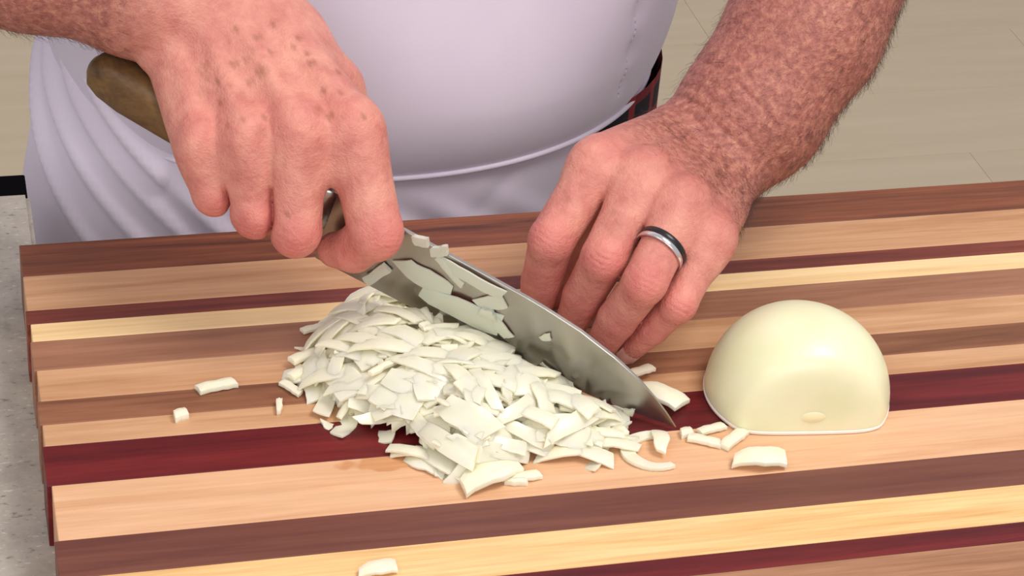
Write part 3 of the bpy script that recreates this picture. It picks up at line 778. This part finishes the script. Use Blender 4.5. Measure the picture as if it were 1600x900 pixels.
# core of the heap: too fine to count
gx0, gy0 = OUT.min(0)-.2; gx1, gy1 = OUT.max(0)+.2; st = .22
nx, ny = int((gx1-gx0)/st)+1, int((gy1-gy0)/st)+1
vs = []; fs = []; ids = {}
for i in range(nx):
    for j in range(ny):
        x, y = gx0+i*st, gy0+j*st
        if edist(np.array([x, y])) > .35:
            hz = max(.05, heap(x, y)*.9-.22+RNG.normal(0, .07)); hz = hz if bdist(x, y, hz) > .3 else min(hz, max(.1, zedge(x, y)-.4)); ids[i, j] = len(vs); vs.append((x, y, hz))
for (i, j) in list(ids):
    if all(k in ids for k in ((i+1, j), (i, j+1), (i+1, j+1))): fs.append((ids[i, j], ids[i+1, j], ids[i+1, j+1], ids[i, j+1]))
vb = len(vs)
core = mesh_obj('chopped_onion', [v for v in vs], fs, M_ON, smooth=True); md = core.modifiers.new('s', 'SOLIDIFY'); md.thickness = .004; md.offset = -1
tag(core, 'mass of finely chopped onion inside the heap beside the knife blade', 'chopped onion', None, 'stuff')
cnt = 0; tries = 0
LBL = 'cream sliver of chopped onion in the heap against the knife blade'
while cnt < 285 and tries < 9000:
    tries += 1
    x, y = RNG.uniform(gx0, gx1), RNG.uniform(gy0, gy1); d = edist(np.array([x, y]))
    if d < -.05: continue
    k = RNG.choice(len(VAR), p=[.12, .14, .08, .11, .05, .13, .12, .06, .03, .09, .07]); me = VAR[k]
    h = heap(x, y); z = max(.14, h*RNG.uniform(.86, 1.04)-.05)
    e = .3; gxx = (heap(x+e, y)-heap(x-e, y))/(2*e); gyy = (heap(x, y+e)-heap(x, y-e))/(2*e)
    half_len = [1.3, 1.0, .7, 1.5, .5, .9, 1.2, .75, .35, 1.6, 1.0][k]
    if bdist(x, y, z) < .22+half_len*.3 and (z > zedge(x, y)-.5 or bdist(x, y, z) < -1.2): continue
    gk = .6 if h > .7 else .12
    nrm = unit(np.array([-gxx*gk, -gyy*gk, 1]) + RNG.normal(0, .16 if h > .6 else .05, 3))
    ang = RNG.normal(-.35, .75)
    xa = np.array([math.cos(ang), math.sin(ang), 0]); xa = unit(xa-nrm*(xa@nrm)); ya = np.cross(nrm, xa)
    R3 = Matrix(np.stack([xa, ya, nrm], 1).tolist())
    if RNG.random() < .2: R3 = R3 @ Euler((math.pi, 0, 0)).to_matrix()
    piece(me, (x, y, z), R3.to_euler(), LBL, 'chopped onion slivers in the heap', RNG.uniform(.8, 1.12)); cnt += 1

# scattered pieces, each told apart
def lay(u, v, k, ang, label, sc=1.0, z=.16, tilt=0.0):
    piece(VAR[k] if isinstance(k, int) else k, at(u, v, z), Euler((tilt, 0, math.radians(ang))), label, 'loose onion pieces on the board', sc)
CUBE = sliver(.75, .65, .5, 6, 0, 0, 21); STRIP = sliver(1.9, .62, .34, 9, 0, 0, 22); LEAF = sliver(2.7, 1.75, .3, 3.0, .85, 0, 23); GRAIN = sliver(1.0, .42, .32, 5, .6, 0, 24)
lay(338, 603, STRIP, 12, 'pale onion strip lying alone on the brown stripe at the far left')
lay(282, 648, CUBE, 20, 'tiny onion cube lying leftmost of all on the light stripe', .9)
lay(436, 635, GRAIN, 80, 'small upright onion grain just left of the heap')
lay(490, 513, STRIP, 15, 'onion strip lying behind the left end of the heap', .68)
lay(455, 606, STRIP, -55, 'onion stick poking out at the heap\'s left end', .7)
lay(478, 556, STRIP, 22, 'onion stick reaching out from the back left of the heap', .9, .5)
lay(474, 580, STRIP, 28, 'onion stick at the heap\'s left end, above the poking one', .85, .4)
lay(590, 890, LEAF, 8, 'onion chip at the bottom edge of the picture', .68)
lay(966, 678, CUBE, 30, 'onion cube at the right tip of the heap', 1.1, .25)
lay(1187, 718, LEAF, -5, 'pale green onion petal in front of the half onion', 1.0, .28)
lay(1146, 686, STRIP, 38, 'onion stick leaning towards the half onion', .95)
lay(1100, 688, STRIP, -28, 'onion stick in the middle of the bits before the knife tip', .85)
lay(1112, 670, STRIP, 14, 'onion stick lying behind the bits near the knife tip', .75)
lay(1072, 676, CUBE, 10, 'onion crumb right beside the knife tip', .8)
vs = []; NR = 22
for i in range(NR):
    a = math.radians(62+i/(NR-1)*236); wv = .62*(.55+.45*math.sin(math.pi*(i+.5)/NR))
    for rr, z in ((1.45, .03), (1.45, .26), (1.45-wv, .20), (1.45-wv, .03)): vs.append((rr*1.15*math.cos(a), rr*math.sin(a), z+.02*math.sin(i)))
fs = [(i*4+j, i*4+4+j, i*4+4+(j+1) % 4, i*4+(j+1) % 4) for i in range(NR-1) for j in range(4)] + [(0, 1, 2, 3), (NR*4-1, NR*4-2, NR*4-3, NR*4-4)]
rm = bpy.data.meshes.new('onion_piece'); rm.from_pydata((np.array(vs)*S).tolist(), [], fs); rm.materials.append(M_ON)
piece(rm, at(1022, 708, 0), Euler((0, 0, math.radians(-6))), 'curved onion ring fragment lying in front of the knife tip', 'loose onion pieces on the board')
lay(1032, 690, LEAF, 75, 'translucent onion flake beneath the knife tip', .62, .35)
lay(765, 742, LEAF, 28, 'large thin onion petal at the front of the heap', 1.25, .3)
lay(818, 745, STRIP, 6, 'slim onion stick at the front of the heap', .85)
lay(805, 753, GRAIN, -8, 'thin onion shred in front of the slim stick', 1.1, .14)
lay(1030, 618, LEAF, -45, 'translucent onion petal behind the knife tip', .98, .45)
lay(1000, 580, STRIP, 20, 'small onion stick behind the blade beside the curled fingers', .8, .5)
# pieces clinging to the blade
t = NT('onion_wet'); t.set(Base_Color=lin(196, 198, 182), Roughness=.25); t.b.inputs['Subsurface Weight'].default_value = .3; t.b.inputs['Subsurface Scale'].default_value = .004
M_WET = t.m
def cling(u, v, L, Wd, ang, label, T=.16, seed=0, jag=.6):
    me = sliver(L, Wd, T, 14, jag, 0, 50+seed); me.materials.clear(); me.materials.append(M_WET)
    r = ray(u, v); nb = sdK*NEAR; tt = ((KP(10, 2)-CAM)@nb)/(r@nb); p = CAM+r*tt + nb*(.11+T*.5+.02)
    a = math.radians(ang); xa = -axK*math.cos(a) + upK*math.sin(a); xa = unit(xa-nb*(xa@nb)); ya = np.cross(nb, xa)
    piece(me, p, Matrix(np.stack([xa, ya, nb], 1).tolist()).to_euler(), label, 'onion bits stuck to the blade')
cling(668, 432, 3.0, 1.9, -12, 'wide wet onion slice stuck high on the blade next to the fingers', .10, 1, .7)
cling(722, 478, 4.4, 1.8, 4, 'largest wet onion slice stuck along the middle of the blade', .10, 2, .6)
cling(742, 432, 3.4, .9, -2, 'long wet onion strip stuck just under the spine', .12, 3, .4)
cling(770, 470, 1.6, 1.0, 40, 'wet onion flake at the right end of the big slices', .12, 15, .5)
cling(782, 505, 1.6, .8, -35, 'wet onion flake hanging below the big slices', .12, 16, .5)
cling(706, 420, 1.9, .45, -30, 'narrow wet onion strip standing across the slices', .16, 17, .2)
cling(662, 372, .8, .6, 20, 'onion bit on the spine next to the index finger', .3, 4, .2)
cling(690, 388, 1.0, .6, 40, 'upright onion bit on the blade\'s spine', .25, 5, .2)
cling(766, 484, .8, .6, 10, 'rounded onion bit on top of the stuck slices', .34, 6, .3)
cling(592, 424, 1.8, .6, 62, 'onion chunk stuck to the blade heel beneath the fingers', .25, 7, .1)
cling(855, 524, .6, .5, 50, 'tiny onion fleck alone in the middle of the blade', .1, 8)
cling(862, 576, 1.2, .3, -20, 'thin onion shred on the lower blade near the heap\'s end', .12, 9)
cling(808, 555, .6, .4, 15, 'onion crumb at the edge of the heap against the blade', .2, 14, .2)
cling(900, 618, .8, .55, 15, 'onion crumb at the cutting edge beside the heap', .25, 10, .2)
cling(924, 632, .8, .5, -20, 'second onion crumb at the cutting edge', .25, 11, .2)
cling(950, 640, .55, .45, 10, 'small onion crumb midway along the tip\'s edge', .25, 12, .2)
cling(986, 640, .5, .45, 30, 'onion crumb on the blade nearest the tip', .2, 13, .2)
